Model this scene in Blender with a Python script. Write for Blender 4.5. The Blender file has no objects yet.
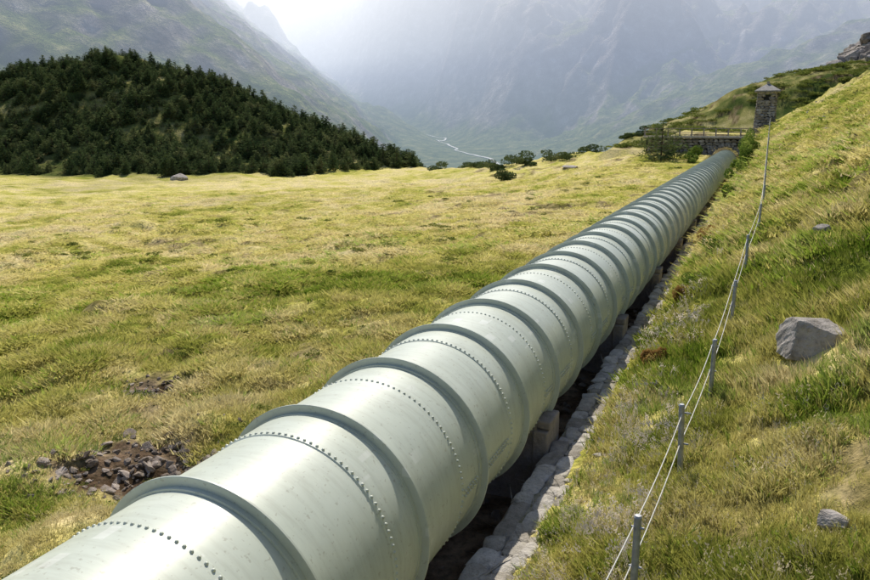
import bpy, bmesh, math, random
import numpy as np
from mathutils import Vector, Euler
rng=np.random.default_rng(7); random.seed(7)
scene=bpy.context.scene
scene.view_settings.view_transform='Standard'
scene.view_settings.look='None'; scene.view_settings.exposure=0

# ---------------------------------------------------------------- noise
TAB=np.random.default_rng(3).random((256,256))
def vn(x,y,o=0):
    x=np.asarray(x,float)+o*17.31; y=np.asarray(y,float)+o*9.77
    xi=np.floor(x).astype(int); yi=np.floor(y).astype(int)
    fx=x-xi; fy=y-yi; fx=fx*fx*fx*(fx*(fx*6-15)+10); fy=fy*fy*fy*(fy*(fy*6-15)+10)
    a=TAB[xi&255,yi&255]; b=TAB[(xi+1)&255,yi&255]; c=TAB[xi&255,(yi+1)&255]; d=TAB[(xi+1)&255,(yi+1)&255]
    return (a*(1-fx)+b*fx)*(1-fy)+(c*(1-fx)+d*fx)*fy
def fbm(x,y,oct=4,o=0):
    s=0;a=.5;t=0
    for i in range(oct):
        s=s+a*vn(x,y,o+i*3); t+=a; a*=.5
        x,y=(x*.8-y*.6)*2.03,(x*.6+y*.8)*2.03
    return s/t
def ridged(x,y,oct=5,o=0):
    s=0;a=.5;t=0
    for i in range(oct):
        s=s+a*(1-np.abs(2*vn(x,y,o+i*5)-1)); t+=a; a*=.5
        x,y=(x*.8-y*.6)*2.1,(x*.6+y*.8)*2.1
    return s/t
def sst(a,b,x):
    t=np.clip((x-a)/(b-a),0,1); return t*t*(3-2*t)
def cramp(v,stops):
    p=[s[0] for s in stops]; return np.stack([np.interp(v,p,[s[1][k] for s in stops]) for k in range(3)],-1)
def lerp(a,b,t): return a*(1-t[...,None])+np.asarray(b)*t[...,None]

# ---------------------------------------------------------------- terrain function
FHX=[-420,-300,-235,-185,-163,-140,-114,-95,-82,-70]; FHZ=[10,22,26,29,31,26,16,8.5,3.5,0]
def H(x,y):
    x=np.asarray(x,float); y=np.asarray(y,float)
    far=np.clip(y,0,100)
    L=-1.0-5.2*(1-np.exp(-np.maximum(-x-2,0)/48))+0.012*far*np.exp(-(x/28)**2)
    L=L+1.3*np.exp(-((x+9)/7)**2-((y-94)/16)**2)
    L=L+(fbm(x*.05,y*.05,3,1)-.5)*1.6*sst(3,30,-x)
    L=L+(fbm(x*.75,y*.75,3,2)-.5)*.60*sst(1.5,4,-x)
    L=L+(ridged(x*.9,y*.9,2,18)-.6)*.16*sst(1.8,4,-x)*(1-sst(30,60,y))
    L=L+(fbm(x*.22,y*.22,3,8)-.5)*.9*sst(2,8,-x)
    L=L-.25*np.exp(-(((x+4.4)/1.3)**2+((y-7.9)/1.0)**2))
    fz=-.50+.0445*np.minimum(y,98)
    dx=np.clip(x-1.55,0,2.4)/2.4
    Rr=-1.12+(fz+1.12)*dx+np.maximum(x-3.95,0)*(.60-.07*sst(20,70,y))-np.maximum(x-14,0)*.12-np.maximum(x-60,0)*.3
    Rr=Rr+((fbm(x*.55,y*.55,3,4)-.5)*.85+(fbm(x*1.7,y*1.7,2,5)-.5)*.50)*sst(1.7,3.2,x)*(.30+.9*sst(4.4,7,x))
    Rr=Rr+(fbm(x*.12,y*.12,3,6)-.5)*3.2*sst(6,15,x)
    z=np.where(x<1.45,L,Rr)
    emb=-9+(12.1)*sst(99.5,100.8,y)*sst(-17,-6,x)*(1-sst(18,30,x))
    z=np.where(y>99.3,np.maximum(z,emb),z)
    hk=(2.0+11.5*sst(-20,9,x)+.12*np.maximum(x-9,0))*sst(112,150,y)+(fbm(x*.12,y*.12,4,7)-.5)*3.2*sst(115,140,y)
    hk=hk+5.0*np.exp(-((x-25)/8)**2-((y-182)/16)**2)*(.6+.8*fbm(x*.3,y*.3,3,17))
    hk=np.where((y>110)&(x>-26),hk*sst(-26,-16,x)-9*(1-sst(-26,-16,x)),-99)
    z=np.maximum(z,hk)
    z=z+14*np.exp(-((x-42)/20)**2-((y-225)/38)**2)*(1+.5*(fbm(x*.15,y*.15,4,9)-.5))
    z=z+1.6*np.exp(-((x+22)/18)**2-((y-125)/20)**2)
    rx=np.interp(x,FHX,FHZ); yc=165+0*x
    fy=np.where(y<yc,sst(98,yc,y+(fbm(x*.03,y*.03,2,11)-.5)*24),1-sst(0,170,y-yc))
    z=z+rx*fy*(1+.22*(fbm(x*.04,y*.04,3,12)-.5))
    e=np.interp(x,[-60,-12,14,60],[150,150,190,320])
    d=np.maximum(y-e,0)
    z=z-np.minimum(.42*d*sst(0,30,d),170)
    tr=sst(-1.9,-1.1,x)*(x<1.45)*(y<99.3)
    z=np.where(tr>0,z*(1-tr)+(-2.0+.12*(fbm(x*3,y*3,2,13)-.5))*tr,z)
    return z
def dirtmask(X,Y):
    w=(fbm(X*1.6,Y*1.6,3,21)-.5)*1.5
    d=sst(.15,.6,1.15-np.sqrt(((X+4.6)/2.1)**2+((Y-8.0)/1.4)**2)+w*.6)
    d=np.maximum(d,sst(.15,.6,1.0-np.sqrt(((X+7.6)/1.3)**2+((Y-11.2)/.8)**2)+w*.5))
    sc=sst(.66,.73,fbm(X*.35,Y*.35,3,23)+.14*(fbm(X*2,Y*2,2,24)-.5))*(X>-40)
    return np.maximum(d,sc*.7)
def heathmask(X,Y):
    a=sst(106,122,Y)*sst(-22,-12,X)
    b=sst(.5,3,np.interp(X,FHX,FHZ)*sst(98,140,Y))
    c=sst(.55,.68,fbm(X*.05,Y*.05,3,31))*sst(12,30,-X)*sst(40,70,Y)*.3
    return np.maximum(np.maximum(a,b),c)
def rockmask(X,Y):
    a=sst(.56,.66,fbm(X*.16,Y*.16,4,33)+.08*sst(190,230,Y))*sst(150,180,Y)*(X>10)
    b=sst(.35,.6,np.exp(-((X-25)/9)**2-((Y-180)/18)**2)+.5*(fbm(X*.3,Y*.3,3,34)-.5))*(Y>110)
    return np.maximum(a,b)
def meadow(X,Y):
    n1=fbm(X*.16,Y*.16,4,81); n2=fbm(X*1.1,Y*1.1,3,82); n3=fbm(X*.035,Y*.06,3,83)
    R_=sst(0,3,X); f=sst(12,50,Y)*(X<0)
    v=.36*n1+.38*n2+.26*n3+.035*f+.024
    c=cramp(v,[(.32,(.18,.22,.035)),(.41,(.38,.385,.08)),(.48,(.55,.505,.145)),(.56,(.66,.58,.23)),(.68,(.71,.60,.33))])
    return c*(1-.03*R_[...,None]+.08*f[...,None])

# ---------------------------------------------------------------- helpers
def link(o,parent=None):
    scene.collection.objects.link(o)
    if parent: o.parent=parent
    return o
def mesh_np(name,V,F,mat=None,smooth=False,sharp=None,val=True):
    V=np.asarray(V,np.float32); F=np.asarray(F,np.int32)
    me=bpy.data.meshes.new(name); k=F.shape[1]
    me.vertices.add(len(V)); me.vertices.foreach_set('co',V.ravel())
    me.loops.add(F.size); me.loops.foreach_set('vertex_index',F.ravel())
    me.polygons.add(len(F)); me.polygons.foreach_set('loop_start',np.arange(0,F.size,k,dtype=np.int32))
    me.update(calc_edges=True)
    if val: me.validate()
    if smooth:
        me.shade_smooth()
        if sharp: me.set_sharp_from_angle(angle=math.radians(sharp))
    else: me.shade_flat()
    if mat: me.materials.append(mat)
    return me
def obj_np(name,V,F,mat=None,parent=None,**k):
    return link(bpy.data.objects.new(name,mesh_np(name,V,F,mat,**k)),parent)
def empty(name): return link(bpy.data.objects.new(name,None))
def colattr(me,name,C):
    a=me.attributes.new(name,'FLOAT_COLOR','POINT'); a.data.foreach_set('color',np.concatenate([C,np.ones((len(C),1))],1).astype(np.float32).ravel())
def grid(xs,ys,hf):
    X,Y=np.meshgrid(xs,ys); Z=hf(X,Y)
    V=np.stack([X,Y,Z],-1).reshape(-1,3); nx=len(xs); ny=len(ys)
    i=np.arange(nx*ny).reshape(ny,nx)
    return V,np.stack([i[:-1,:-1],i[:-1,1:],i[1:,1:],i[1:,:-1]],-1).reshape(-1,4)
def grow(a,b,s,r):
    out=[];x=a;sg=1 if b>a else -1
    while (b-x)*sg>0:
        s*=r; x+=sg*s; out.append(x)
    return out
class MB:
    def __init__(s): s.V=[];s.F=[];s.n=0
    def add(s,V,F):
        V=np.asarray(V,float); s.V.append(V); s.F.append(np.asarray(F)+s.n); s.n+=len(V)
    def obj(s,name,mat,parent=None,**k): return obj_np(name,np.vstack(s.V),np.vstack(s.F),mat,parent,**k)
    def mesh(s,name,mat,**k): return mesh_np(name,np.vstack(s.V),np.vstack(s.F),mat,**k)
def boxVF(c,s,rz=0):
    x,y,z=[v/2 for v in s]
    V=np.array([[a*x,b*y,d*z] for d in(-1,1) for a,b in((-1,-1),(1,-1),(1,1),(-1,1))],float)
    cs,sn=math.cos(rz),math.sin(rz)
    V=V@np.array([[cs,sn,0],[-sn,cs,0],[0,0,1]])+np.array(c)
    return V,np.array([[0,3,2,1],[4,5,6,7],[0,1,5,4],[1,2,6,5],[2,3,7,6],[3,0,4,7]])
def lathe_y(prof,seg):
    a=np.linspace(0,2*math.pi,seg,endpoint=False); P=np.array(prof)
    V=np.stack([np.outer(P[:,1],np.cos(a)),np.repeat(P[:,:1],seg,1),np.outer(P[:,1],np.sin(a))],-1).reshape(-1,3)
    n=len(P); i=np.arange(n*seg).reshape(n,seg); j=np.roll(i,-1,1)
    return V,np.stack([i[:-1],i[1:],j[1:],j[:-1]],-1).reshape(-1,4)
def tube(pts,r,seg=6,r2=None):
    pts=np.array(pts,float); n=len(pts); V=[]
    for k in range(n):
        t=pts[min(k+1,n-1)]-pts[max(k-1,0)]; t/=np.linalg.norm(t)+1e-9
        u=np.cross(t,[0,0,1.]); 
        if np.linalg.norm(u)<1e-3: u=np.array([1.,0,0])
        u/=np.linalg.norm(u); w=np.cross(u,t)
        rr=r if r2 is None else r+(r2-r)*k/(n-1)
        for s in range(seg):
            a=2*math.pi*s/seg; V.append(pts[k]+rr*(math.cos(a)*u+math.sin(a)*w))
    F=[[k*seg+s,k*seg+(s+1)%seg,(k+1)*seg+(s+1)%seg,(k+1)*seg+s] for k in range(n-1) for s in range(seg)]
    return np.array(V),np.array(F)

# ---------------------------------------------------------------- materials
class M:
    def __init__(s,name):
        s.m=bpy.data.materials.new(name); s.m.use_nodes=True; s.t=s.m.node_tree; s.t.nodes.clear()
        s.out=s.t.nodes.new('ShaderNodeOutputMaterial')
    def n(s,t,**k):
        nd=s.t.nodes.new(t)
        for a,b in k.items(): setattr(nd,a,b)
        return nd
    def l(s,a,b): s.t.links.new(a,b)
    def pos(s): return s.n('ShaderNodeNewGeometry').outputs['Position']
    def noise(s,scale,detail=4,rough=.55,vec=None):
        nd=s.n('ShaderNodeTexNoise'); nd.inputs['Scale'].default_value=scale; nd.inputs['Detail'].default_value=detail; nd.inputs['Roughness'].default_value=rough
        s.l(vec if vec is not None else s.pos(),nd.inputs['Vector']); return nd.outputs['Fac']
    def ramp(s,fac,stops):
        r=s.n('ShaderNodeValToRGB'); e=r.color_ramp.elements
        while len(e)<len(stops): e.new(.5)
        for k,(p,c) in enumerate(stops): e[k].position=p; e[k].color=(*c,1)
        s.l(fac,r.inputs[0]); return r.outputs[0]
    def mix(s,f,a,b,mode='MIX'):
        nd=s.n('ShaderNodeMix'); nd.data_type='RGBA'; nd.blend_type=mode
        for v,i in((f,0),(a,6),(b,7)):
            if isinstance(v,(int,float)): nd.inputs[i].default_value=v
            elif isinstance(v,tuple): nd.inputs[i].default_value=(*v,1)
            else: s.l(v,nd.inputs[i])
        return nd.outputs[2]
    def math(s,op,a,b=0):
        nd=s.n('ShaderNodeMath'); nd.operation=op
        for v,i in((a,0),(b,1)):
            if isinstance(v,(int,float)): nd.inputs[i].default_value=v
            else: s.l(v,nd.inputs[i])
        return nd.outputs[0]
    def pbsdf(s,col,rough=.8,metal=0,bump=None,bd=.02,bs=.5,spec=.5):
        p=s.n('ShaderNodeBsdfPrincipled')
        if isinstance(col,tuple): p.inputs['Base Color'].default_value=(*col,1)
        else: s.l(col,p.inputs['Base Color'])
        if isinstance(rough,(int,float)): p.inputs['Roughness'].default_value=rough
        else: s.l(rough,p.inputs['Roughness'])
        p.inputs['Metallic'].default_value=metal
        p.inputs['Specular IOR Level'].default_value=spec
        if bump is not None:
            b=s.n('ShaderNodeBump'); b.inputs['Distance'].default_value=bd; b.inputs['Strength'].default_value=bs
            s.l(bump,b.inputs['Height']); s.l(b.outputs[0],p.inputs['Normal'])
        return p.outputs[0]
    def two(s,c,tr,up=0):
        d=s.n('ShaderNodeBsdfDiffuse'); t=s.n('ShaderNodeBsdfTranslucent'); s.l(c,d.inputs[0]); s.l(c,t.inputs[0])
        if up:
            g=s.n('ShaderNodeNewGeometry'); sc=s.n('ShaderNodeVectorMath',operation='SCALE'); sc.inputs['Scale'].default_value=1-up; s.l(g.outputs['Normal'],sc.inputs[0])
            ad=s.n('ShaderNodeVectorMath',operation='ADD'); s.l(sc.outputs[0],ad.inputs[0]); ad.inputs[1].default_value=(0,0,up)
            no=s.n('ShaderNodeVectorMath',operation='NORMALIZE'); s.l(ad.outputs[0],no.inputs[0]); s.l(no.outputs[0],d.inputs['Normal'])
        mx=s.n('ShaderNodeMixShader'); mx.inputs[0].default_value=tr; s.l(d.outputs[0],mx.inputs[1]); s.l(t.outputs[0],mx.inputs[2]); return mx.outputs[0]
    def done(s,sh): s.l(sh,s.out.inputs['Surface']); return s.m
def mat_ground():
    m=M('ground_mat'); at=m.n('ShaderNodeAttribute',attribute_name='gcol')
    nz=m.noise(6,4,.7); v=m.ramp(nz,[(.32,(.42,.46,.40)),(.5,(.95,.95,.92)),(.68,(1.35,1.3,1.25))])
    d=m.n('ShaderNodeBsdfDiffuse'); m.l(m.mix(1.0,at.outputs['Color'],v,'MULTIPLY'),d.inputs[0])
    b=m.n('ShaderNodeBump'); b.inputs['Distance'].default_value=.12; b.inputs['Strength'].default_value=.7; m.l(nz,b.inputs['Height']); m.l(b.outputs[0],d.inputs['Normal'])
    return m.done(d.outputs[0])
def mat_tint(name,tr=.4):
    m=M(name); at=m.n('ShaderNodeAttribute',attribute_name='tint'); return m.done(m.two(at.outputs['Color'],tr,.62))
def mat_flat(name,col,tr=.4):
    m=M(name); r=m.n('ShaderNodeRGB'); r.outputs[0].default_value=(*col,1); return m.done(m.two(r.outputs[0],tr))
def mat_leaf(name,cols,tr=.3,scale=1.5):
    m=M(name); c=m.ramp(m.noise(scale,1,.6),cols); return m.done(m.two(c,tr))
def mat_stone(name,a,b,c,scale=3,isl=True):
    m=M(name)
    n=m.noise(scale,5,.7); col=m.ramp(n,[(.3,a),(.5,b),(.7,c)])
    if isl:
        gi=m.n('ShaderNodeNewGeometry'); v=m.ramp(gi.outputs['Random Per Island'],[(0,(.6,.57,.53)),(.5,(.95,.93,.9)),(1,(1.2,1.2,1.22))])
        col=m.mix(1.0,col,v,'MULTIPLY')
    n2=m.noise(scale*5,4,.7)
    lich=m.ramp(n2,[(.56,(0,0,0)),(.64,(1,1,1))])
    col=m.mix(m.math('MULTIPLY',lich,.4),col,(.20,.19,.12))
    return m.done(m.pbsdf(col,.9,bump=n2,bd=.04,bs=.9,spec=.2))
def mat_pipe(name,dk=1.0):
    m=M(name); p=m.pos()
    big=m.noise(.9,4,.6); col=m.ramp(big,[(.3,(.47*dk,.515*dk,.445*dk)),(.55,(.53*dk,.575*dk,.50*dk)),(.75,(.59*dk,.63*dk,.56*dk))])
    mp=m.n('ShaderNodeMapping'); mp.inputs['Scale'].default_value=(1.9,1.1,2.3); m.l(p,mp.inputs[0])
    vo=m.n('ShaderNodeTexVoronoi'); vo.distance='CHEBYCHEV'; vo.inputs['Scale'].default_value=1.6; vo.inputs['Randomness'].default_value=.9; m.l(mp.outputs[0],vo.inputs['Vector'])
    pm=m.ramp(vo.outputs['Distance'],[(.16,(1,1,1)),(.19,(0,0,0))])
    sel=m.ramp(m.noise(.45,1),[(.46,(0,0,0)),(.52,(1,1,1))])
    col=m.mix(m.math('MULTIPLY',m.math('MULTIPLY',pm,sel),.5),col,(.70,.72,.68))
    mp2=m.n('ShaderNodeMapping'); mp2.inputs['Scale'].default_value=(1.2,9,1.2); m.l(p,mp2.inputs[0])
    st=m.ramp(m.noise(1.3,4,.7,vec=mp2.outputs[0]),[(.46,(0,0,0)),(.78,(1,1,1))])
    col=m.mix(m.math('MULTIPLY',st,.36),col,(.26,.26,.20))
    sp=m.ramp(m.noise(20,2,.6),[(.63,(0,0,0)),(.70,(1,1,1))]); col=m.mix(m.math('MULTIPLY',sp,.42),col,(.24,.22,.16))
    return m.done(m.pbsdf(col,.40,bump=big,bd=.02,bs=.3,spec=.5))
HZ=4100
def mat_mountain():
    m=M('mountain_mat'); g=m.n('ShaderNodeNewGeometry'); P=g.outputs['Position']
    sx=m.n('ShaderNodeSeparateXYZ'); m.l(g.outputs['Normal'],sx.inputs[0])
    sp=m.n('ShaderNodeSeparateXYZ'); m.l(P,sp.inputs[0])
    n=m.noise(.0035,5,.62); n2=m.noise(.018,6,.72)
    green=m.ramp(n2,[(.3,(.05,.09,.035)),(.5,(.16,.20,.065)),(.68,(.38,.37,.17))])
    rock=m.ramp(n2,[(.3,(.10,.085,.08)),(.55,(.36,.31,.28)),(.72,(.70,.63,.59))])
    s=m.math('ADD',sx.outputs[2],m.math('MULTIPLY',n,.9))
    s=m.math('SUBTRACT',s,m.math('MULTIPLY',sp.outputs[2],.0003))
    f=m.ramp(m.math('MULTIPLY',s,.5),[(.51,(1,1,1)),(.62,(0,0,0))])
    col=m.mix(f,green,rock)
    d=m.n('ShaderNodeBsdfDiffuse'); m.l(col,d.inputs[0])
    b=m.n('ShaderNodeBump'); b.inputs['Distance'].default_value=45; b.inputs['Strength'].default_value=1; m.l(n2,b.inputs['Height']); m.l(b.outputs[0],d.inputs['Normal'])
    # airlight of the hazy valley, painted as emission, growing with distance from the plateau
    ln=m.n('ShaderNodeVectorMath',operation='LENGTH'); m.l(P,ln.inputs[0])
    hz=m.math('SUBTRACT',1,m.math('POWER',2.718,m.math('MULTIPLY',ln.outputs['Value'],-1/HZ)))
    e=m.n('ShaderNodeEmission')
    up=m.ramp(m.math('MULTIPLY',m.math('ADD',sp.outputs[2],150),1/1200),[(0,(.33,.42,.50)),(.4,(.47,.55,.70)),(1,(.82,.88,1.0))])  # painted haze colour, paler with height
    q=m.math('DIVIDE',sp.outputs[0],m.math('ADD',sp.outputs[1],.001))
    br=m.ramp(m.math('ADD',q,1.2),[(.15,(1.15,1.15,1.15)),(.50,(1.75,1.68,1.55)),(.95,(1.08,1.07,1.05)),(1.0,(1.0,1.0,1.0))])  # sun glow in the haze, painted brighter toward the sun's bearing
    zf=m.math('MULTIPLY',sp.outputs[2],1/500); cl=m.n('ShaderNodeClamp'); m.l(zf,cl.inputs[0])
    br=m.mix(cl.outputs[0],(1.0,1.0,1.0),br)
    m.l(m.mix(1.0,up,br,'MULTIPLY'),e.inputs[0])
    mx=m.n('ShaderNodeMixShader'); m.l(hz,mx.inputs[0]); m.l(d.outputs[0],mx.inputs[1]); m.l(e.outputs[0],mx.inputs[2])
    return m.done(mx.outputs[0])
G=mat_ground()
g_grass=mat_tint('grass_mat')
m_con=mat_leaf('conifer_mat',[(.3,(.045,.075,.03)),(.55,(.105,.14,.055)),(.75,(.20,.215,.095))],.25,.25)
m_shr=mat_leaf('shrub_mat',[(.3,(.07,.13,.022)),(.55,(.17,.24,.045)),(.75,(.30,.35,.085))],.35)
m_herb=mat_leaf('herb_mat',[(.3,(.09,.13,.026)),(.55,(.19,.22,.05)),(.75,(.30,.30,.085))],.35)
m_red=mat_leaf('heather_mat',[(.3,(.20,.11,.03)),(.55,(.36,.22,.08)),(.75,(.42,.34,.13))],.4,4)
m_bark=mat_flat('bark_mat',(.08,.06,.045),0)
m_wall=mat_stone('wall_stone_mat',(.24,.22,.195),(.42,.395,.36),(.56,.53,.49),4)
m_rock=mat_stone('boulder_mat',(.16,.14,.125),(.32,.29,.27),(.48,.44,.42),3)
m_rub=mat_stone('rubble_mat',(.13,.10,.08),(.27,.225,.19),(.44,.39,.35),3)
m_bld=mat_stone('masonry_mat',(.16,.145,.13),(.29,.27,.25),(.42,.40,.375),2)
m_conc=mat_stone('concrete_mat',(.17,.14,.125),(.26,.225,.205),(.34,.30,.28),2,False)
m_rock2=mat_stone('granite_mat',(.17,.15,.13),(.35,.32,.295),(.50,.46,.43),3,False)
m_pipe=mat_pipe('pipe_paint'); m_ring=mat_pipe('ring_paint',.92)
mm=M('galvanised_mat'); m_post=mm.done(mm.pbsdf(mm.ramp(mm.noise(12,3),[(.3,(.24,.25,.27)),(.7,(.42,.43,.45))]),.5,.3))
mm=M('rope_mat'); m_rope=mm.done(mm.pbsdf((.55,.54,.50),.7))
mm=M('slate_roof_mat'); m_roof=mm.done(mm.pbsdf(mm.ramp(mm.noise(5,4),[(.3,(.13,.13,.135)),(.7,(.28,.27,.265))]),.7,bump=mm.noise(9,3),bd=.05))
mm=M('dark_mat'); m_dark=mm.done(mm.pbsdf((.015,.015,.015),.9))
mm=M('mortar_mat'); m_mort=mm.done(mm.pbsdf(mm.ramp(mm.noise(6,4,.7),[(.35,(.12,.115,.05)),(.5,(.22,.20,.13)),(.65,(.32,.30,.23))]),.95,bump=mm.noise(14,3),bd=.05))
mm=M('river_mat'); m_river=mm.done(mm.pbsdf((.34,.38,.42),.8))

# ---------------------------------------------------------------- ground sheet
xs=sorted(set(np.round(grow(-22,-520,.14,1.022)[::-1]+list(np.arange(-22,-2,.13))+list(np.arange(-2,1.44,.12))+[1.44,1.46]+list(np.arange(1.58,16,.11))+grow(16,320,.12,1.03),4)))
ys=sorted(set(np.round([-60,-30,-15,-6,-2]+list(np.arange(0,30,.14))+grow(30,99.2,.14,1.006)+[99.25,99.35]+list(np.arange(99.6,104,.4))+grow(104,900,.5,1.02),4)))
V,F=grid(np.array(xs),np.array(ys),H)
gr=obj_np('ground',V,F,G,smooth=True)
X,Y=V[:,0],V[:,1]
c=meadow(X,Y)*.84
hm=heathmask(X,Y); c=lerp(c,cramp(fbm(X*.5,Y*.5,4,91)*.6+fbm(X*.09,Y*.09,3,92)*.4,[(.36,(.05,.075,.022)),(.5,(.12,.135,.045)),(.6,(.25,.235,.09)),(.7,(.38,.34,.17))]),hm)
dm=dirtmask(X,Y); dm=np.maximum(dm,((X>-1.8)&(X<1.46)&(Y<99.3)).astype(float))
c=lerp(c,cramp(fbm(X*3,Y*3,3,93),[(.3,(.05,.033,.02)),(.5,(.13,.09,.06)),(.7,(.24,.18,.125))]),dm)
c=lerp(c,cramp(fbm(X*.9,Y*.9,4,94),[(.3,(.09,.085,.08)),(.5,(.24,.23,.21)),(.7,(.38,.37,.35))]),rockmask(X,Y))
colattr(gr.data,'gcol',c)

# ---------------------------------------------------------------- mountains
VP=np.array([(-700,2000,-155),(-996,2800,-150),(-1624,3750,-62),(-2150,4150,20),(-2620,4480,140),(-3300,5000,330)],float)
def pathdist(x,y):
    best=np.full(np.shape(x),1e9); bz=np.zeros(np.shape(x))
    for a,b in zip(VP[:-1],VP[1:]):
        d=b-a; t=np.clip(((x-a[0])*d[0]+(y-a[1])*d[1])/(d[0]**2+d[1]**2),0,1)
        ds=np.hypot(x-a[0]-t*d[0],y-a[1]-t*d[1]); m_=ds<best; best=np.where(m_,ds,best); bz=np.where(m_,a[2]+t*d[2],bz)
    return best,bz
def MT(x,y):
    x=np.asarray(x,float); y=np.asarray(y,float)
    w=(fbm(x/900,y/900,3,41)-.5)*900
    ramp=sst(2300,5200,y+w+.12*x)
    crest=np.clip(760-.32*x,250,1500)
    r=ridged((x+.25*y+w*.3)/950,(y)/1900,6,42)
    h=-150+ramp*(crest+150)+(r-.62)*720*sst(0,.35,ramp)
    h=h+(ridged(x/260,y/420,4,45)-.6)*170*sst(.02,.4,ramp)+(ridged(x/90,y/110,3,49)-.6)*40*sst(.02,.4,ramp)
    sp=.34*(x+900)-.30*np.abs(y-3300-.2*x)-40+(ridged(x/320,y/320,5,61)-.6)*150
    h=np.maximum(h,np.minimum(sp,560))
    pd,pz=pathdist(x,y); k=np.exp(-(pd/420)**2); h=h*(1-k)+pz*k
    h2=.7*(-930-x)-.33*np.abs(y-1480)+(ridged(x/300,y/300,5,43)-.6)*130+(ridged(x/70,y/70,3,44)-.5)*30
    h3=.55*(x-420)-.2*np.abs(y-1500)+(ridged(x/300,y/300,5,47)-.6)*120-100
    base=-160+(fbm(x/300,y/300,4,46)-.5)*20
    return np.maximum(np.maximum(np.maximum(h,h2),h3),base)
V,F=grid(np.arange(-4600,3400,16.),np.array(list(np.arange(480,3000,17.))+list(np.arange(3000,6300,19.))),MT)
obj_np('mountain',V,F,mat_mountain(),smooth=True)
ts=np.linspace(0,3.3,200); rp=np.stack([np.interp(ts,range(6),VP[:,0]),np.interp(ts,range(6),VP[:,1])],-1)
tn=np.gradient(rp,axis=0); tn/=np.linalg.norm(tn,axis=1)[:,None]; nr=np.stack([-tn[:,1],tn[:,0]],-1)
rp=rp+nr*((fbm(ts*3,ts*0,3,77)-.5)*260)[:,None]
VV=[]
for k in range(200):
    hw=4+6*vn(ts[k]*9,0,5)
    for s in(-1,1):
        p=rp[k]+nr[k]*s*hw; VV.append((p[0],p[1],float(MT(p[0],p[1]))+3))
riv=obj_np('river',VV,[[2*k,2*k+1,2*k+3,2*k+2] for k in range(199)],m_river)

# ---------------------------------------------------------------- pipeline
pipe=empty('pipeline'); R=1.2; SP=1.78; Y0=.75; Y1=99.9
prof=[(-3,R)]; joints=[]; rings=[]; y=Y0-SP*2; big=False
while y<Y1:
    if y>-2.9:
        rings.append(y); j=y+SP*.66
        ra,rb=(R+.013,R) if big else (R,R+.013)
        prof+=[(j-.006,ra),(j+.006,rb)]; joints.append((j,max(ra,rb),-1 if not big else 1)); big=not big
    y+=SP
prof=[p for p in prof if p[0]<Y1]+[(Y1,prof[-1][1])]
V,F=lathe_y(prof,128); obj_np('barrel',V,F[:,::-1],m_pipe,pipe,smooth=True,sharp=20)
mb=MB()
for y in rings:
    pr=[(y-.07,R+.001),(y-.068,R+.024),(y-.015,R+.025),(y-.014,R+.104),(y-.010,R+.110),(y+.010,R+.110),(y+.014,R+.104),(y+.015,R+.025),(y+.068,R+.024),(y+.07,R+.001)]
    V,F=lathe_y(pr,112); mb.add(V,F[:,::-1])
mb.obj('stiffener_rings',m_ring,pipe,smooth=True,sharp=12)
a=np.arange(8)*math.pi/4
dome=np.array([[0,0,.018]]+[[.013*math.cos(t),.013*math.sin(t),.0135] for t in a]+[[.0195*math.cos(t),.0195*math.sin(t),-.004] for t in a])
DT=[[0,1+i,1+(i+1)%8] for i in range(8)]
for i in range(8):
    p,q=1+i,1+(i+1)%8; DT+=[[p,p+8,q+8],[p,q+8,q]]
DT=np.array(DT); mb=MB()
def rivet(th,y,r,s=1):
    er=np.array([math.cos(th),0,math.sin(th)]); et=np.array([-math.sin(th),0,math.cos(th)]); ey=np.array([0,1.,0])
    mb.add(dome[:,0:1]*s*et+dome[:,1:2]*s*ey+dome[:,2:3]*s*er+er*r+ey*y,DT)
for n,(j,r,sd) in enumerate(joints):
    if j<-1: continue
    cnt=104 if j<40 else 60
    for i in range(cnt): rivet(2*math.pi*(i+.5*(n%2))/cnt,j+(.035 if sd<0 else -.035),r,1.0 if j<40 else 1.3)
    if j<40:
        th=(-.05 if n%2 else 2.9); y2=j+.08
        while y2<j+SP-.1:
            if min(abs(y2-q) for q in rings)>.09:
                for dth in(-.03,.03): rivet(th+dth,y2,r+.001)
            y2+=.075
mb.obj('rivets',m_ring,pipe,smooth=True)
mb=MB()
for yy in np.arange(4.1,99,SP*4.0):
    n=14; P=[]
    for i in range(n+1):
        t=math.pi+.35+(math.pi-.7)*i/n; P.append((1.16*math.cos(t),1.16*math.sin(t)))
    ya,yb=yy-.35,yy+.35; V=[];F=[]
    for (x,z) in P: V+=[(x,ya,z),(x,yb,z),(x,ya,-2.25),(x,yb,-2.25)]
    for i in range(n):
        o=4*i;q=o+4; F+=[[o,o+1,q+1,q],[o,q,q+2,o+2],[o+1,o+3,q+3,q+1]]
    mb.add(V,F)
    mb.add(*boxVF((-1.22,yy,-1.45),(.26,.72,1.6))); mb.add(*boxVF((1.15,yy,-1.35),(.26,.78,1.3)))
    mb.add(*boxVF((1.18,yy,-.62),(.24,.6,.15)))
sd=mb.obj('support_saddles',m_conc,pipe); bv=sd.modifiers.new('b','BEVEL'); bv.width=.03; bv.segments=2

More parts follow.
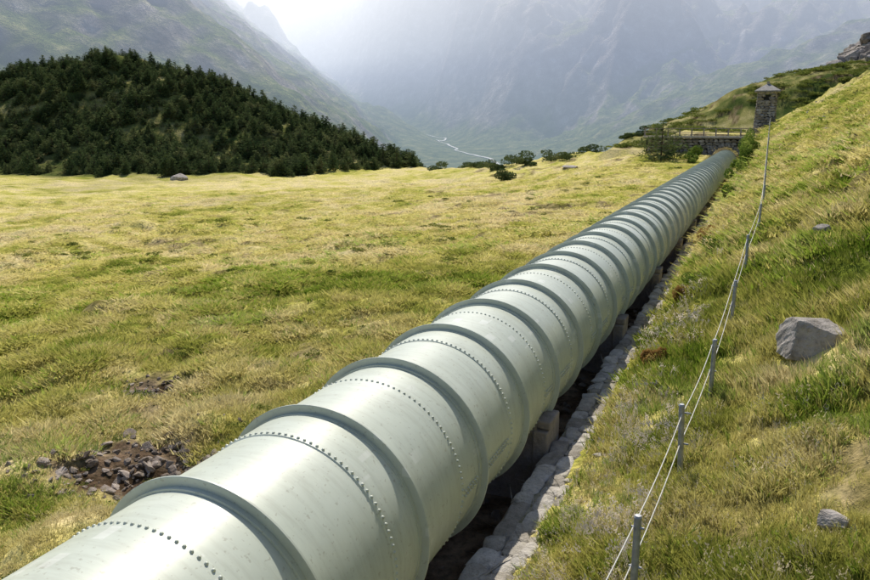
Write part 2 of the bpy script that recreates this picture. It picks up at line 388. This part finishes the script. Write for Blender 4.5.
# ---------------------------------------------------------------- rocks
def hullrock(seed,flat=1.0,n=16):
    r=random.Random(seed); bm=bmesh.new()
    for _ in range(n):
        v=Vector((r.gauss(0,1),r.gauss(0,1),r.gauss(0,1))).normalized()
        v=Vector([max(-.72,min(.72,c*r.uniform(.9,1.1))) for c in v])/.72*.5
        v.z*=flat; bm.verts.new(v)
    bmesh.ops.convex_hull(bm,input=bm.verts)
    bmesh.ops.delete(bm,geom=[v for v in bm.verts if not v.link_faces],context='VERTS')
    bmesh.ops.bevel(bm,geom=bm.edges[:],offset=.035,segments=1,affect='EDGES')
    bmesh.ops.triangulate(bm,faces=bm.faces[:]); bm.verts.index_update()
    V=np.array([v.co[:] for v in bm.verts]); F=np.array([[v.index for v in f.verts] for f in bm.faces]); bm.free(); return V,F
ROCKS=[hullrock(s) for s in range(14)]
SLABS=[hullrock(s+40,1,30) for s in range(10)]
def place(mb,c,s,rz=None,tilt=.25,lib=None):
    V,F=random.choice(lib or ROCKS)
    rz=random.uniform(0,6.28) if rz is None else rz; tx,ty=random.gauss(0,tilt),random.gauss(0,tilt)
    Mx=np.array(Euler((tx,ty,rz)).to_matrix()); mb.add((V*np.array(s))@Mx.T+np.array(c),F)
wl=empty('dry_stone_wall')
mb=MB()
def wallrow(x0,z0,w,h,lmin,lmax,jit,yend=99,skip=.02,ti=.05):
    y=-1.
    while y<yend:
        l=random.uniform(lmin,lmax)*(1 if y<35 else 1.5)
        if random.random()>skip:
            place(mb,(x0+random.gauss(0,jit)+.03*math.sin(y*.7),y+l/2,z0+random.gauss(0,jit*.4)),(w*random.uniform(.9,1.2),l*1.18,h*random.uniform(.9,1.15)),rz=random.gauss(0,.08),tilt=ti,lib=SLABS)
        y+=l*.97
wallrow(1.42,-1.92,.42,.32,.3,.6,.015)
wallrow(1.43,-1.66,.40,.30,.25,.55,.015)
wallrow(1.44,-1.42,.36,.27,.25,.55,.015)
wallrow(1.45,-1.20,.34,.24,.2,.5,.015)
wallrow(1.42,-1.05,.30,.12,.20,.55,.02)
wallrow(1.68,-1.035,.28,.11,.16,.48,.025)
wallrow(1.90,-1.02,.20,.11,.12,.35,.04,skip=.35,ti=.1)
for _ in range(90):
    y=random.uniform(3,60); x=random.uniform(1.95,2.25); s=random.uniform(.05,.14); place(mb,(x,y,float(H(x,y))+.02),(s,s*1.2,s*.6))
mb.obj('stones',m_wall,wl)
V,F=grid(np.linspace(1.33,1.98,9),np.arange(-1,98.7,.2),lambda x,y:-1.04+.05*(fbm(x*6,y*6,2,15)-.5))
obj_np('mortar_bed',V,F,m_mort,wl,smooth=True)
mb=MB()
for _ in range(520):
    x=random.gauss(-4.6,1.0); y=random.gauss(8.0,.7); s=min(.32,abs(random.gauss(0,.075))+.03); place(mb,(x,y,float(H(x,y))+.005),(s,s*random.uniform(.7,1.4),s*.5),tilt=.4)
for _ in range(90):
    x=random.gauss(-7.6,.6); y=random.gauss(11.2,.35); s=random.uniform(.04,.14); place(mb,(x,y,float(H(x,y))+.01),(s,s,s*.6),tilt=.4)
for _ in range(400):
    x=random.uniform(-.9,1.3); y=random.uniform(2,50); s=random.uniform(.05,.2); place(mb,(x,y,float(H(x,y))+.01),(s,s,s*.7),tilt=.4)
mb.obj('stone_rubble',m_rub)
def boulder(x,y,s,dz=.2,seed=1):
    bm=bmesh.new(); bmesh.ops.create_icosphere(bm,subdivisions=6,radius=.5)
    r=np.random.default_rng(seed); V=np.array([v.co[:] for v in bm.verts])
    for _ in range(22):
        n=r.normal(size=3); n/=np.linalg.norm(n); d=r.uniform(.28,.42); q=V@n; V=V-np.outer(np.maximum(q-d,0)*.92,n)
    V=V*(1+.22*(fbm(V[:,0]*3+seed,V[:,1]*3+V[:,2]*2.5,5,seed)[:,None]-.5)+.06*(ridged(V[:,0]*6,V[:,2]*6+V[:,1]*5,3,seed)[:,None]-.5))
    V=V*np.array(s)+np.array([x,y,float(H(x,y))+dz*s[2]])
    F=np.array([[v.index for v in f.verts] for f in bm.faces]); bm.free()
    return obj_np('boulder',V,F,m_rock2,smooth=True,sharp=22)
boulder(5.12,12.7,(1.5,1.1,.98),.05,3)
boulder(4.65,8.6,(.36,.28,.26),.25,4)
boulder(5.0,7.2,(.42,.3,.26),.2,5)
boulder(8.6,27,(.7,.6,.6),.3,6)
boulder(-93,103,(4.4,3,2.4),.1,7)
boulder(-19,97,(2.6,2,.9),.2,8)
boulder(5.6,20,(.5,.4,.4),.2,9)
boulder(9.2,30,(1.0,.8,.7),.2,12)
mb=MB()
for _ in range(700):
    x=random.gauss(25,8); y=random.gauss(182,16)
    if rockmask(np.array([x]),np.array([y]))[0]>.3 and x>8:
        s=random.uniform(.8,3.2); place(mb,(x,y,float(H(x,y))),(s,s*random.uniform(.7,1.3),s*.8),tilt=.3)
for _ in range(60):
    x=random.uniform(6,24); y=random.uniform(30,110); s=random.uniform(.2,.9); place(mb,(x,y,float(H(x,y))),(s,s,s*.6),tilt=.3)
mb.obj('rock_outcrop',m_rock)

# ---------------------------------------------------------------- plants
def scatter(name,pts,rot,scl,idx,coll):
    me=bpy.data.meshes.new(name); me.vertices.add(len(pts)); me.vertices.foreach_set('co',np.asarray(pts,np.float32).ravel())
    a=me.attributes.new('rot','FLOAT_VECTOR','POINT'); a.data.foreach_set('vector',np.asarray(rot,np.float32).ravel())
    a=me.attributes.new('scl','FLOAT_VECTOR','POINT'); a.data.foreach_set('vector',np.asarray(scl,np.float32).ravel())
    a=me.attributes.new('idx','INT','POINT'); a.data.foreach_set('value',np.asarray(idx,np.int32))
    o=link(bpy.data.objects.new(name,me))
    ng=bpy.data.node_groups.new(name+'_gn','GeometryNodeTree')
    ng.interface.new_socket('Geometry',in_out='INPUT',socket_type='NodeSocketGeometry'); ng.interface.new_socket('Geometry',in_out='OUTPUT',socket_type='NodeSocketGeometry')
    N=ng.nodes; gi=N.new('NodeGroupInput'); go=N.new('NodeGroupOutput'); ip=N.new('GeometryNodeInstanceOnPoints'); ci=N.new('GeometryNodeCollectionInfo')
    ci.inputs['Collection'].default_value=coll; ci.inputs['Separate Children'].default_value=True; ci.inputs['Reset Children'].default_value=True
    def na(n,t):
        q=N.new('GeometryNodeInputNamedAttribute'); q.data_type=t; q.inputs['Name'].default_value=n; return q.outputs['Attribute']
    L=ng.links.new
    L(gi.outputs[0],ip.inputs['Points']); L(ci.outputs[0],ip.inputs['Instance']); ip.inputs['Pick Instance'].default_value=True
    L(na('idx','INT'),ip.inputs['Instance Index']); L(na('rot','FLOAT_VECTOR'),ip.inputs['Rotation']); L(na('scl','FLOAT_VECTOR'),ip.inputs['Scale'])
    L(ip.outputs[0],go.inputs[0])
    md=o.modifiers.new('scatter','NODES'); md.node_group=ng
    return o
def tuft(n,rad,h,w,lean,seedheads=0,seed=0,lod=0):
    r=random.Random(seed); V=[];Hd=[]
    def tri(a,b,c,m=0): V.extend([a,b,c]); Hd.extend([m]*3)
    for i in range(n):
        a=r.uniform(0,6.28); d=rad*math.sqrt(r.random()); bx,by=d*math.cos(a),d*math.sin(a)
        la=a+r.gauss(0,.9); hh=h*r.uniform(.45,1.15); ln=lean*hh*r.uniform(.2,1.2); ww=w*r.uniform(.7,1.3)
        wa=r.uniform(0,3.14); D=Vector((ww*math.cos(wa)/2,ww*math.sin(wa)/2,0))
        p0=Vector((bx,by,-.02)); p1=Vector((bx+ln*.35*math.cos(la),by+ln*.35*math.sin(la),hh*.6)); p2=Vector((bx+ln*math.cos(la),by+ln*math.sin(la),hh))
        if lod: tri(p0-D,p0+D,p2)
        else: tri(p0-D,p0+D,p1+D*.8); tri(p1-D*.8,p1+D*.8,p2); tri(p0-D,p1+D*.8,p1-D*.8)
    for i in range(seedheads):
        a=r.uniform(0,6.28); d=rad*r.random(); b=Vector((d*math.cos(a),d*math.sin(a),0)); la=r.uniform(0,6.28)
        hh=h*r.uniform(1.2,1.9); t=b+Vector((.2*hh*math.cos(la),.2*hh*math.sin(la),hh)); D=Vector((.0022,.0022,0))
        tri(b-D,b+D,t,1)
        for q in range(4):
            u=Vector((r.gauss(0,.010),r.gauss(0,.010),r.gauss(0,.018))); tri(t+u,t+u+Vector((.011,.004,.007)),t+u+Vector((-.004,.007,.018)),1)
    return np.array(V,np.float32),np.array(Hd)
HEAD=np.array([.64,.56,.36]); FLW=np.array([.76,.67,.56]); ONE=np.array([1,1,1.]); LUSH=np.array([.55,.76,.42]); STR=np.array([.62,.52,.30])
specs=[]
for i in range(3): specs.append((24,.15,.075,.013,.9,0,ONE,None,HEAD))
for i in range(3): specs.append((26,.14,.145,.013,.8,0,ONE,None,HEAD))
specs+=[(26,.15,.12,.019,1.0,0,LUSH,None,HEAD),(24,.14,.16,.019,.9,0,LUSH,None,HEAD),(18,.12,.13,.009,.8,0,ONE,STR,HEAD),(18,.13,.13,.012,.8,4,ONE,None,HEAD),(18,.13,.14,.015,.8,6,LUSH,None,FLW)]
CX=4.06
N=180000
r=3.2*np.exp(rng.random(N)*math.log(105/3.2)); th=math.radians(23.87)+(rng.random(N)-.5)*math.radians(80)
px=CX-np.sin(th)*r; py=np.cos(th)*r
keep=((px<-1.55)|(px>1.98))&(rng.random(N)>dirtmask(px,py)*1.25)&(rng.random(N)>.85*heathmask(px,py))&~((np.hypot(px-5.0,py-12.5)<.6))&((py<98))
dn=fbm(px*1.5,py*1.5,3,51)
keep&=rng.random(N)<(.30+1.3*sst(.3,.55,dn))
px,py,r,dn=px[keep],py[keep],r[keep],dn[keep]; n=len(px)
right=px>1.5
pat=fbm(px*.35,py*.35,3,52)
idx=rng.integers(0,3,n)
tall=rng.random(n)<(.15+.35*right+.45*sst(.5,.62,pat)); idx=np.where(tall,rng.integers(3,6,n),idx)
lush=rng.random(n)<np.where(right,.06+.60*sst(.52,.62,fbm(px*.5,py*.5,3,53)),.03+.25*sst(.56,.68,fbm(px*.25,py*.25,3,54))*(py<40)); idx=np.where(lush,rng.integers(6,8,n),idx)
idx=np.where(rng.random(n)<np.where(right,.08,.04),8,idx)
idx=np.where(rng.random(n)<np.where(right,.06,.015),9,idx)
idx=np.where(right&(px<3.2)&(rng.random(n)<.16*sst(.42,.60,fbm(px*.8,py*.4,3,55))),10,idx)
sc=np.clip(r/11,.85,3.2)*(.7+.6*rng.random(n))*(.7+.7*sst(.35,.65,dn))
zc=np.minimum(sc,1.2)*np.where(right,1.15,.85)*(.65+.35*sst(1.9,2.8,px)*right+.35*(~right))*np.where(r>30,.8,1)
tint=meadow(px,py)*rng.uniform(.80,1.20,(n,1)); pz=H(px,py)
VV=[];CC=[]
for k in range(len(specs)):
    for lod in(0,1):
        s_=np.where((idx==k)&((r>11)==bool(lod)))[0]
        if len(s_)==0: continue
        S=specs[k]; V,Hd=tuft(S[0]-(6 if lod else 0),S[1],S[2],S[3]*(1.45 if lod else 1),S[4],S[5] if not lod or k==10 else 0,seed=k,lod=lod)
        m_=len(s_); a=rng.random(m_)*6.283; ca,sa=np.cos(a)[:,None],np.sin(a)[:,None]; sx=sc[s_][:,None]; sz=zc[s_][:,None]
        x0=V[None,:,0]*sx; y0=V[None,:,1]*sx; z0=V[None,:,2]*sz; tx=rng.normal(0,.12,(m_,1)); ty=rng.normal(0,.12,(m_,1))
        X_=x0*ca-y0*sa+z0*tx+px[s_][:,None]; Y_=x0*sa+y0*ca+z0*ty+py[s_][:,None]; Z_=z0+pz[s_][:,None]
        VV.append(np.stack([X_,Y_,Z_],-1).reshape(-1,3).astype(np.float32))
        bc=tint[s_]*S[6] if S[7] is None else np.broadcast_to(S[7],(m_,3))
        C=np.where(Hd[None,:,None]==1,S[8][None,None,:],bc[:,None,:]); CC.append(C.reshape(-1,3).astype(np.float32))
VV=np.vstack(VV); CC=np.vstack(CC)
go=obj_np('meadow_grass',VV,np.arange(len(VV)).reshape(-1,3),g_grass,val=False); colattr(go.data,'tint',CC)
del VV,CC

def leafcloud(mb,c,rad,n,leaf,r,lumps=7):
    c=np.array(c,float); rad=np.array(rad,float)
    L=[(r.normal(size=3)*.42,r.uniform(.35,.6)) for _ in range(lumps)]
    P=[]
    for k in range(n):
        lc,lr=L[r.integers(lumps)]; d=r.normal(size=3); d/=np.linalg.norm(d); P.append(lc+d*lr*r.uniform(.55,1.05)**.5)
    P=np.array(P); P[:,2]=np.abs(P[:,2]+.45)-.1; P=P*rad+c
    A=r.normal(size=(n,3));A/=np.linalg.norm(A,axis=1)[:,None];B=np.cross(A,r.normal(size=(n,3)));B/=np.linalg.norm(B,axis=1)[:,None]
    s=(leaf*r.uniform(.6,1.4,n))[:,None]
    V=np.stack([P-A*s,P+B*s*.5,P+A*s,P-B*s*.5],1).reshape(-1,3); i=np.arange(n)*4
    mb.add(V,np.stack([i,i+1,i+2,i+3],-1))
def shrub(name,x,y,rad,mat,n=900,leaf=.05,seed=0):
    r=np.random.default_rng(seed); mb=MB(); z=float(H(x,y)); leafcloud(mb,(x,y,z+rad[2]*.2),rad,n,leaf,r)
    for k in range(6):
        a=r.uniform(0,6.28); V,F=tube([(x,y,z-.05),(x+math.cos(a)*rad[0]*.3,y+math.sin(a)*rad[1]*.3,z+rad[2]*.5),(x+math.cos(a)*rad[0]*.55,y+math.sin(a)*rad[1]*.55,z+rad[2]*.9)],.012*rad[2]+.006,4); mb.add(V,F)
    return mb.obj(name,mat)
def conifer(name,h,rad,seed,lev=16):
    r=np.random.default_rng(seed); T=MB()
    T.add(*tube([(0,0,-.3),(r.normal()*.02*h,r.normal()*.02*h,h*.5),(0,0,h*.98)],.022*h,5,.003*h))
    tri=[]
    for i in range(lev):
        f=(i+.5)/lev; z=h*(.03+.93*f); Lb=rad*((1-f**1.8)**.9)*(.65+.35*min(1,f*5))
        for b in range(7 if f<.7 else 5):
            a=r.uniform(0,6.28); L=Lb*r.uniform(.55,1.15)+.08; up=r.uniform(-.2,.35)
            d=np.array([math.cos(a),math.sin(a),up])
            T.add(*tube([(0,0,z),tuple(np.array([0,0,z])+d*L*.85)],.006*h*(1-f)+.004,3,.003))
            for q in range(int(3+3*(1-f))):
                u=r.uniform(.3,1.0); p=np.array([0,0,z])+d*L*u; s=.066*h*(.6+.5*(1-f))
                for _ in range(2):
                    w=r.normal(size=3); w[2]=w[2]*.5+.2; v=r.normal(size=3)
                    pp=p+r.normal(size=3)*s*.5; tri.append([pp,pp+w*s*.75,pp+v*s*.6+d*s*.5])
    tv=np.array(tri).reshape(-1,3); i=np.arange(len(tv)).reshape(-1,3)
    V=np.vstack([np.vstack(T.V),tv]); o=sum(len(v) for v in T.V)
    quads=np.vstack(T.F); tris=np.vstack([quads[:,[0,1,2]],quads[:,[0,2,3]]]); nt=len(tris)
    me=mesh_np(name,V,np.vstack([tris,i+o])); me.materials.append(m_con); me.materials.append(m_bark)
    mi=np.zeros(nt+len(i),np.int32); mi[:nt]=1; me.polygons.foreach_set('material_index',mi); return me
fc=bpy.data.collections.new('forest_trees')
TM=[conifer('t%d_conifer'%k,[5,4.5,4,5,3.2][k],[1.2,1.5,1.8,1.4,2.0][k],k,[16,14,11,15,9][k]) for k in range(5)]
for k,me in enumerate(TM): fc.objects.link(bpy.data.objects.new(me.name,me))
N=11500
fx=rng.uniform(-290,-66,N); fy=rng.uniform(90,180,N)
hh=np.interp(fx,FHX,FHZ)*sst(98,165,fy+(fbm(fx*.03,fy*.03,2,11)-.5)*24)
k=(hh>(.3+1.6*(fbm(fx*.06,fy*.06,3,61)-.4)))&(rng.random(N)<.66+1.2*(fbm(fx*.08,fy*.08,2,62)-.45))
fx,fy=fx[k],fy[k]; n=len(fx); s=(.38+.62*rng.random(n)**2.2)
scatter('conifer_forest',np.stack([fx,fy,H(fx,fy)-.2],-1),np.stack([rng.normal(0,.04,n),rng.normal(0,.04,n),rng.random(n)*6.28],-1),np.stack([s*rng.uniform(1.1,1.7,n)]*2+[s],-1),rng.integers(0,5,n),fc)
def tree(x,y,s,k,sx=1.):
    o=link(bpy.data.objects.new('conifer_tree',TM[k])); o.location=(x,y,float(H(x,y))-.1); o.scale=(s*sx,s*sx,s); o.rotation_euler=(0,0,x*3.1)
tree(-6.2,86,1.2,2,1.2); tree(-7.6,88,.85,4,1.2); tree(-5.0,88,.9,4,1.2)
for k,(x,y,w,h) in enumerate([(-33,118,6,1.6),(-39,122,4.4,1.3),(-27,119,5,1.3),(-43,126,4,1.2),(-27,92,3.2,1.3),(-22,124,4.2,1.1),(-17,126,4,1.0),(-48,135,5,1.2),(-14,128,3.5,1.1),(-36,115,4,1.2),(-30,113,3.4,1.1),(-24,116,4,1.2),(-52,128,4.5,1.3),(-10,112,4,1.3)]):
    shrub('mountain_pine_shrub',x,y,(w/2,w/2,h*.75),m_con,1400,.14,seed=k+100)
for k,(x,y,w,h) in enumerate([(3.2,58,1.7,1.8),(2.9,54,1.3,1.2),(3.4,64,1.6,1.6),(2.9,70,1.6,1.8),(3.2,78,2,2.0),(2.6,46,1,.9),(-2.8,84,1.6,1.0),(-3,94,2,1.5)]):
    shrub('deciduous_shrub',x,y,(w/2,w/2,h*.7),m_shr,1500,.08,seed=k)
for k,(x,y,w,h) in enumerate([(2.45,20.5,.7,.45),(2.6,22,.9,.5),(2.4,15,.6,.4),(2.9,26,.9,.5),(2.3,31,.8,.5)]):
    shrub('heather_shrub',x,y,(w/2,w/2,h*.8),m_red if k%2==0 else m_shr,1500,.03,seed=k+50)
hc=bpy.data.collections.new('herbs')
for k in range(4):
    mb=MB(); leafcloud(mb,(0,0,.05),(.3,.3,.12),300,.03,np.random.default_rng(k+5))
    hc.objects.link(bpy.data.objects.new('h%d'%k,mb.mesh('h%d'%k,m_herb)))
N=2200; r=5*np.exp(rng.random(N)*math.log(16)); th=math.radians(23.87)+(rng.random(N)-.5)*1.4
px=CX-np.sin(th)*r; py=np.cos(th)*r; kk=((px<-1.9)|(px>2.1))&(py<98)&(rng.random(N)<2*sst(.45,.65,fbm(px*.2,py*.2,3,71))); px,py,r=px[kk],py[kk],r[kk]; n=len(px); s=rng.uniform(.4,1.1,n)*np.clip(r/25,.8,1.8)
hx=rng.uniform(-16,34,1700); hy=rng.uniform(112,215,1700); q=(fbm(hx*.15,hy*.15,3,72)>.47)&(rockmask(hx,hy)<.4); hx,hy=hx[q],hy[q]
px=np.concatenate([px,hx]); py=np.concatenate([py,hy]); s=np.concatenate([s,rng.uniform(2,5,len(hx))]); n=len(px)
scatter('low_shrub_patches',np.stack([px,py,H(px,py)-.03],-1),np.stack([0*px,0*px,rng.random(n)*6.28],-1),np.stack([s,s,s*.7],-1),rng.integers(0,4,n),hc)

# ---------------------------------------------------------------- rope fence
fence=empty('rope_fence')
fp=[(3.0,3.9),(3.3,6.5),(3.48,9.2),(3.65,12.1),(3.8,15.9),(3.96,20.3),(4.2,24.9)]
y=24.9
while y<94:
    y+=5.0; fp.append((4.25+.006*(y-24.9),y))
mb=MB(); tops=[];mids=[]
for k,(x,y) in enumerate(fp):
    z=float(H(x,y)); lx,ly=random.gauss(0,.03),random.gauss(0,.03); hp=.98
    mb.add(*tube([(x,y,z-.2),(x+lx,y+ly,z+hp)],.036,10))
    mb.add(*tube([(x+lx,y+ly,z+hp),(x+lx,y+ly,z+hp+.02)],.042,10,.03))
    mb.add(*tube([(x+lx,y+ly,z+hp+.02),(x+lx,y+ly,z+hp+.022)],.03,10,.001))
    for hz_ in(.88,.46): mb.add(*tube([(x-.06,y,z+hz_),(x+.06,y,z+hz_)],.012,6))
    tops.append((x-.04,y,z+.88)); mids.append((x-.04,y,z+.46))
mb.obj('posts',m_post,fence,smooth=True,sharp=40)
mb=MB()
for pts in(tops,mids):
    P=[]
    for a,b in zip(pts[:-1],pts[1:]):
        sg=random.uniform(.04,.10)
        for q in range(8):
            t=q/8; P.append((a[0]+(b[0]-a[0])*t,a[1]+(b[1]-a[1])*t,a[2]+(b[2]-a[2])*t-sg*4*t*(1-t)))
    P.append(pts[-1]); mb.add(*tube(P,.007,6))
mb.obj('ropes',m_rope,fence,smooth=True)

# ---------------------------------------------------------------- portal bridge over the pipe
br=empty('stone_footbridge'); mb=MB()
def coursed(x0,x1,z0,z1,y,dep,hole=None):
    z=z0
    while z<z1-.05:
        h=min(random.uniform(.25,.42),z1-z); x=x0-random.uniform(0,.3)
        while x<x1:
            w=random.uniform(.4,.9); a=max(x,x0);b=min(x+w,x1); cx=(a+b)/2;cz=z+h/2
            if b-a>.08 and not(hole and hole(cx,cz)):
                place(mb,(cx,y+random.gauss(0,.02),cz),((b-a)*1.08,dep,h*1.1),rz=0,tilt=.03)
            x+=w
        z+=h
hole=lambda x,z: (x*x+(z)**2<1.75**2) or (abs(x)<1.7 and z<0)
coursed(-9.5,4.4,-2.2,2.75,98.9,.6,hole)
for i in range(15):
    t=math.pi*(i+.5)/15; place(mb,(1.85*math.cos(t),98.72,1.85*math.sin(t)),(.36,.5,.40),rz=0,tilt=.02,lib=SLABS)
mb.obj('headwall',m_bld,br)
mb=MB(); mb.add(*boxVF((-5.75,99.15,.1),(8.0,.3,5.0))); mb.add(*boxVF((3.2,99.15,.1),(3.0,.3,5.0))); mb.add(*boxVF((0,99.15,2.15),(3.5,.3,.9)))
mb.obj('core',m_dark,br)
mb=MB(); mb.add(*boxVF((-2.7,98.85,2.86),(14.8,1.15,.24))); mb.obj('deck_coping',m_wall,br)
mb=MB()
for x in np.arange(-9.9,4.5,1.43): mb.add(*boxVF((x,98.5,3.45),(.16,.16,.96)))
for z in(3.42,3.90): mb.add(*boxVF((-2.8,98.5+.002,z),(14.6,.09,.10)))
mb.obj('railing',m_conc,br)
mb=MB(); mb.add(*boxVF((0,101.3,0),(3.6,.2,4.6))); mb.obj('recess',m_dark,br)

# ---------------------------------------------------------------- stone tower
tw=empty('stone_tower'); tx,ty=4.1,100.5; tz=3.5
mb=MB(); hw=1.1; z=tz-1
while z<tz+4.6:
    h=random.uniform(.26,.4); w=hw*(1-.03*(z-tz))
    for side in range(4):
        u=-w
        while u<w-.05:
            l=min(random.uniform(.35,.75),w-u); c=u+l/2
            x,y=[(c,-w),(w,c),(-c,w),(-w,-c)][side]
            if not(tz+3.5<z<tz+4.2 and abs(c)<.32):
                place(mb,(tx+x,ty+y,z+h/2),((l*1.1,.34,h*1.12) if side%2==0 else (.34,l*1.1,h*1.12)),rz=0,tilt=.04)
            u+=l
    z+=h
mb.obj('walls',m_bld,tw)
mb=MB(); mb.add(*boxVF((tx,ty,tz+1.7),(1.8,1.8,5.4))); mb.obj('interior',m_dark,tw)
e=1.45; zt=tz+4.75
V=[(-e,-e,zt),(e,-e,zt),(e,e,zt),(-e,e,zt),(-e,-e,zt+.14),(e,-e,zt+.14),(e,e,zt+.14),(-e,e,zt+.14),(-.12,-.12,zt+1.0),(.12,-.12,zt+1.0),(.12,.12,zt+1.0),(-.12,.12,zt+1.0)]
V=[(a+tx,b+ty,c) for a,b,c in V]
F=[[3,2,1,0],[0,1,5,4],[1,2,6,5],[2,3,7,6],[3,0,4,7],[4,5,9,8],[5,6,10,9],[6,7,11,10],[7,4,8,11],[8,9,10,11]]
obj_np('roof',V,F,m_roof,tw)
mb=MB(); mb.add(*boxVF((tx,ty,zt+1.1),(.34,.34,.3))); mb.obj('finial',m_bld,tw)

# ---------------------------------------------------------------- light, sky, camera
az=math.radians(-26); el=math.radians(50)
S=Vector((math.sin(az)*math.cos(el),math.cos(az)*math.cos(el),math.sin(el)))
sl=bpy.data.lights.new('sun','SUN'); sl.energy=5; sl.angle=math.radians(.6); sl.color=(1,.93,.80)
so=link(bpy.data.objects.new('sun',sl)); so.rotation_euler=S.to_track_quat('Z','Y').to_euler()
w=bpy.data.worlds.new('World'); scene.world=w; w.use_nodes=True; nt=w.node_tree; nt.nodes.clear()
sk=nt.nodes.new('ShaderNodeTexSky'); sk.sky_type='NISHITA'; sk.sun_disc=False; sk.sun_elevation=el; sk.sun_rotation=az; sk.dust_density=4; sk.altitude=1800
bg=nt.nodes.new('ShaderNodeBackground'); bg.inputs[1].default_value=.14; wo=nt.nodes.new('ShaderNodeOutputWorld')
nt.links.new(sk.outputs[0],bg.inputs[0]); nt.links.new(bg.outputs[0],wo.inputs[0])
cam=bpy.data.cameras.new('camera'); co=link(bpy.data.objects.new('camera',cam)); cam.sensor_width=36; cam.lens=30.0; cam.clip_end=20000; cam.clip_start=.05
co.location=(4.06,0,4.2); co.rotation_euler=(math.radians(90-12.75),0,math.radians(23.87)); scene.camera=co
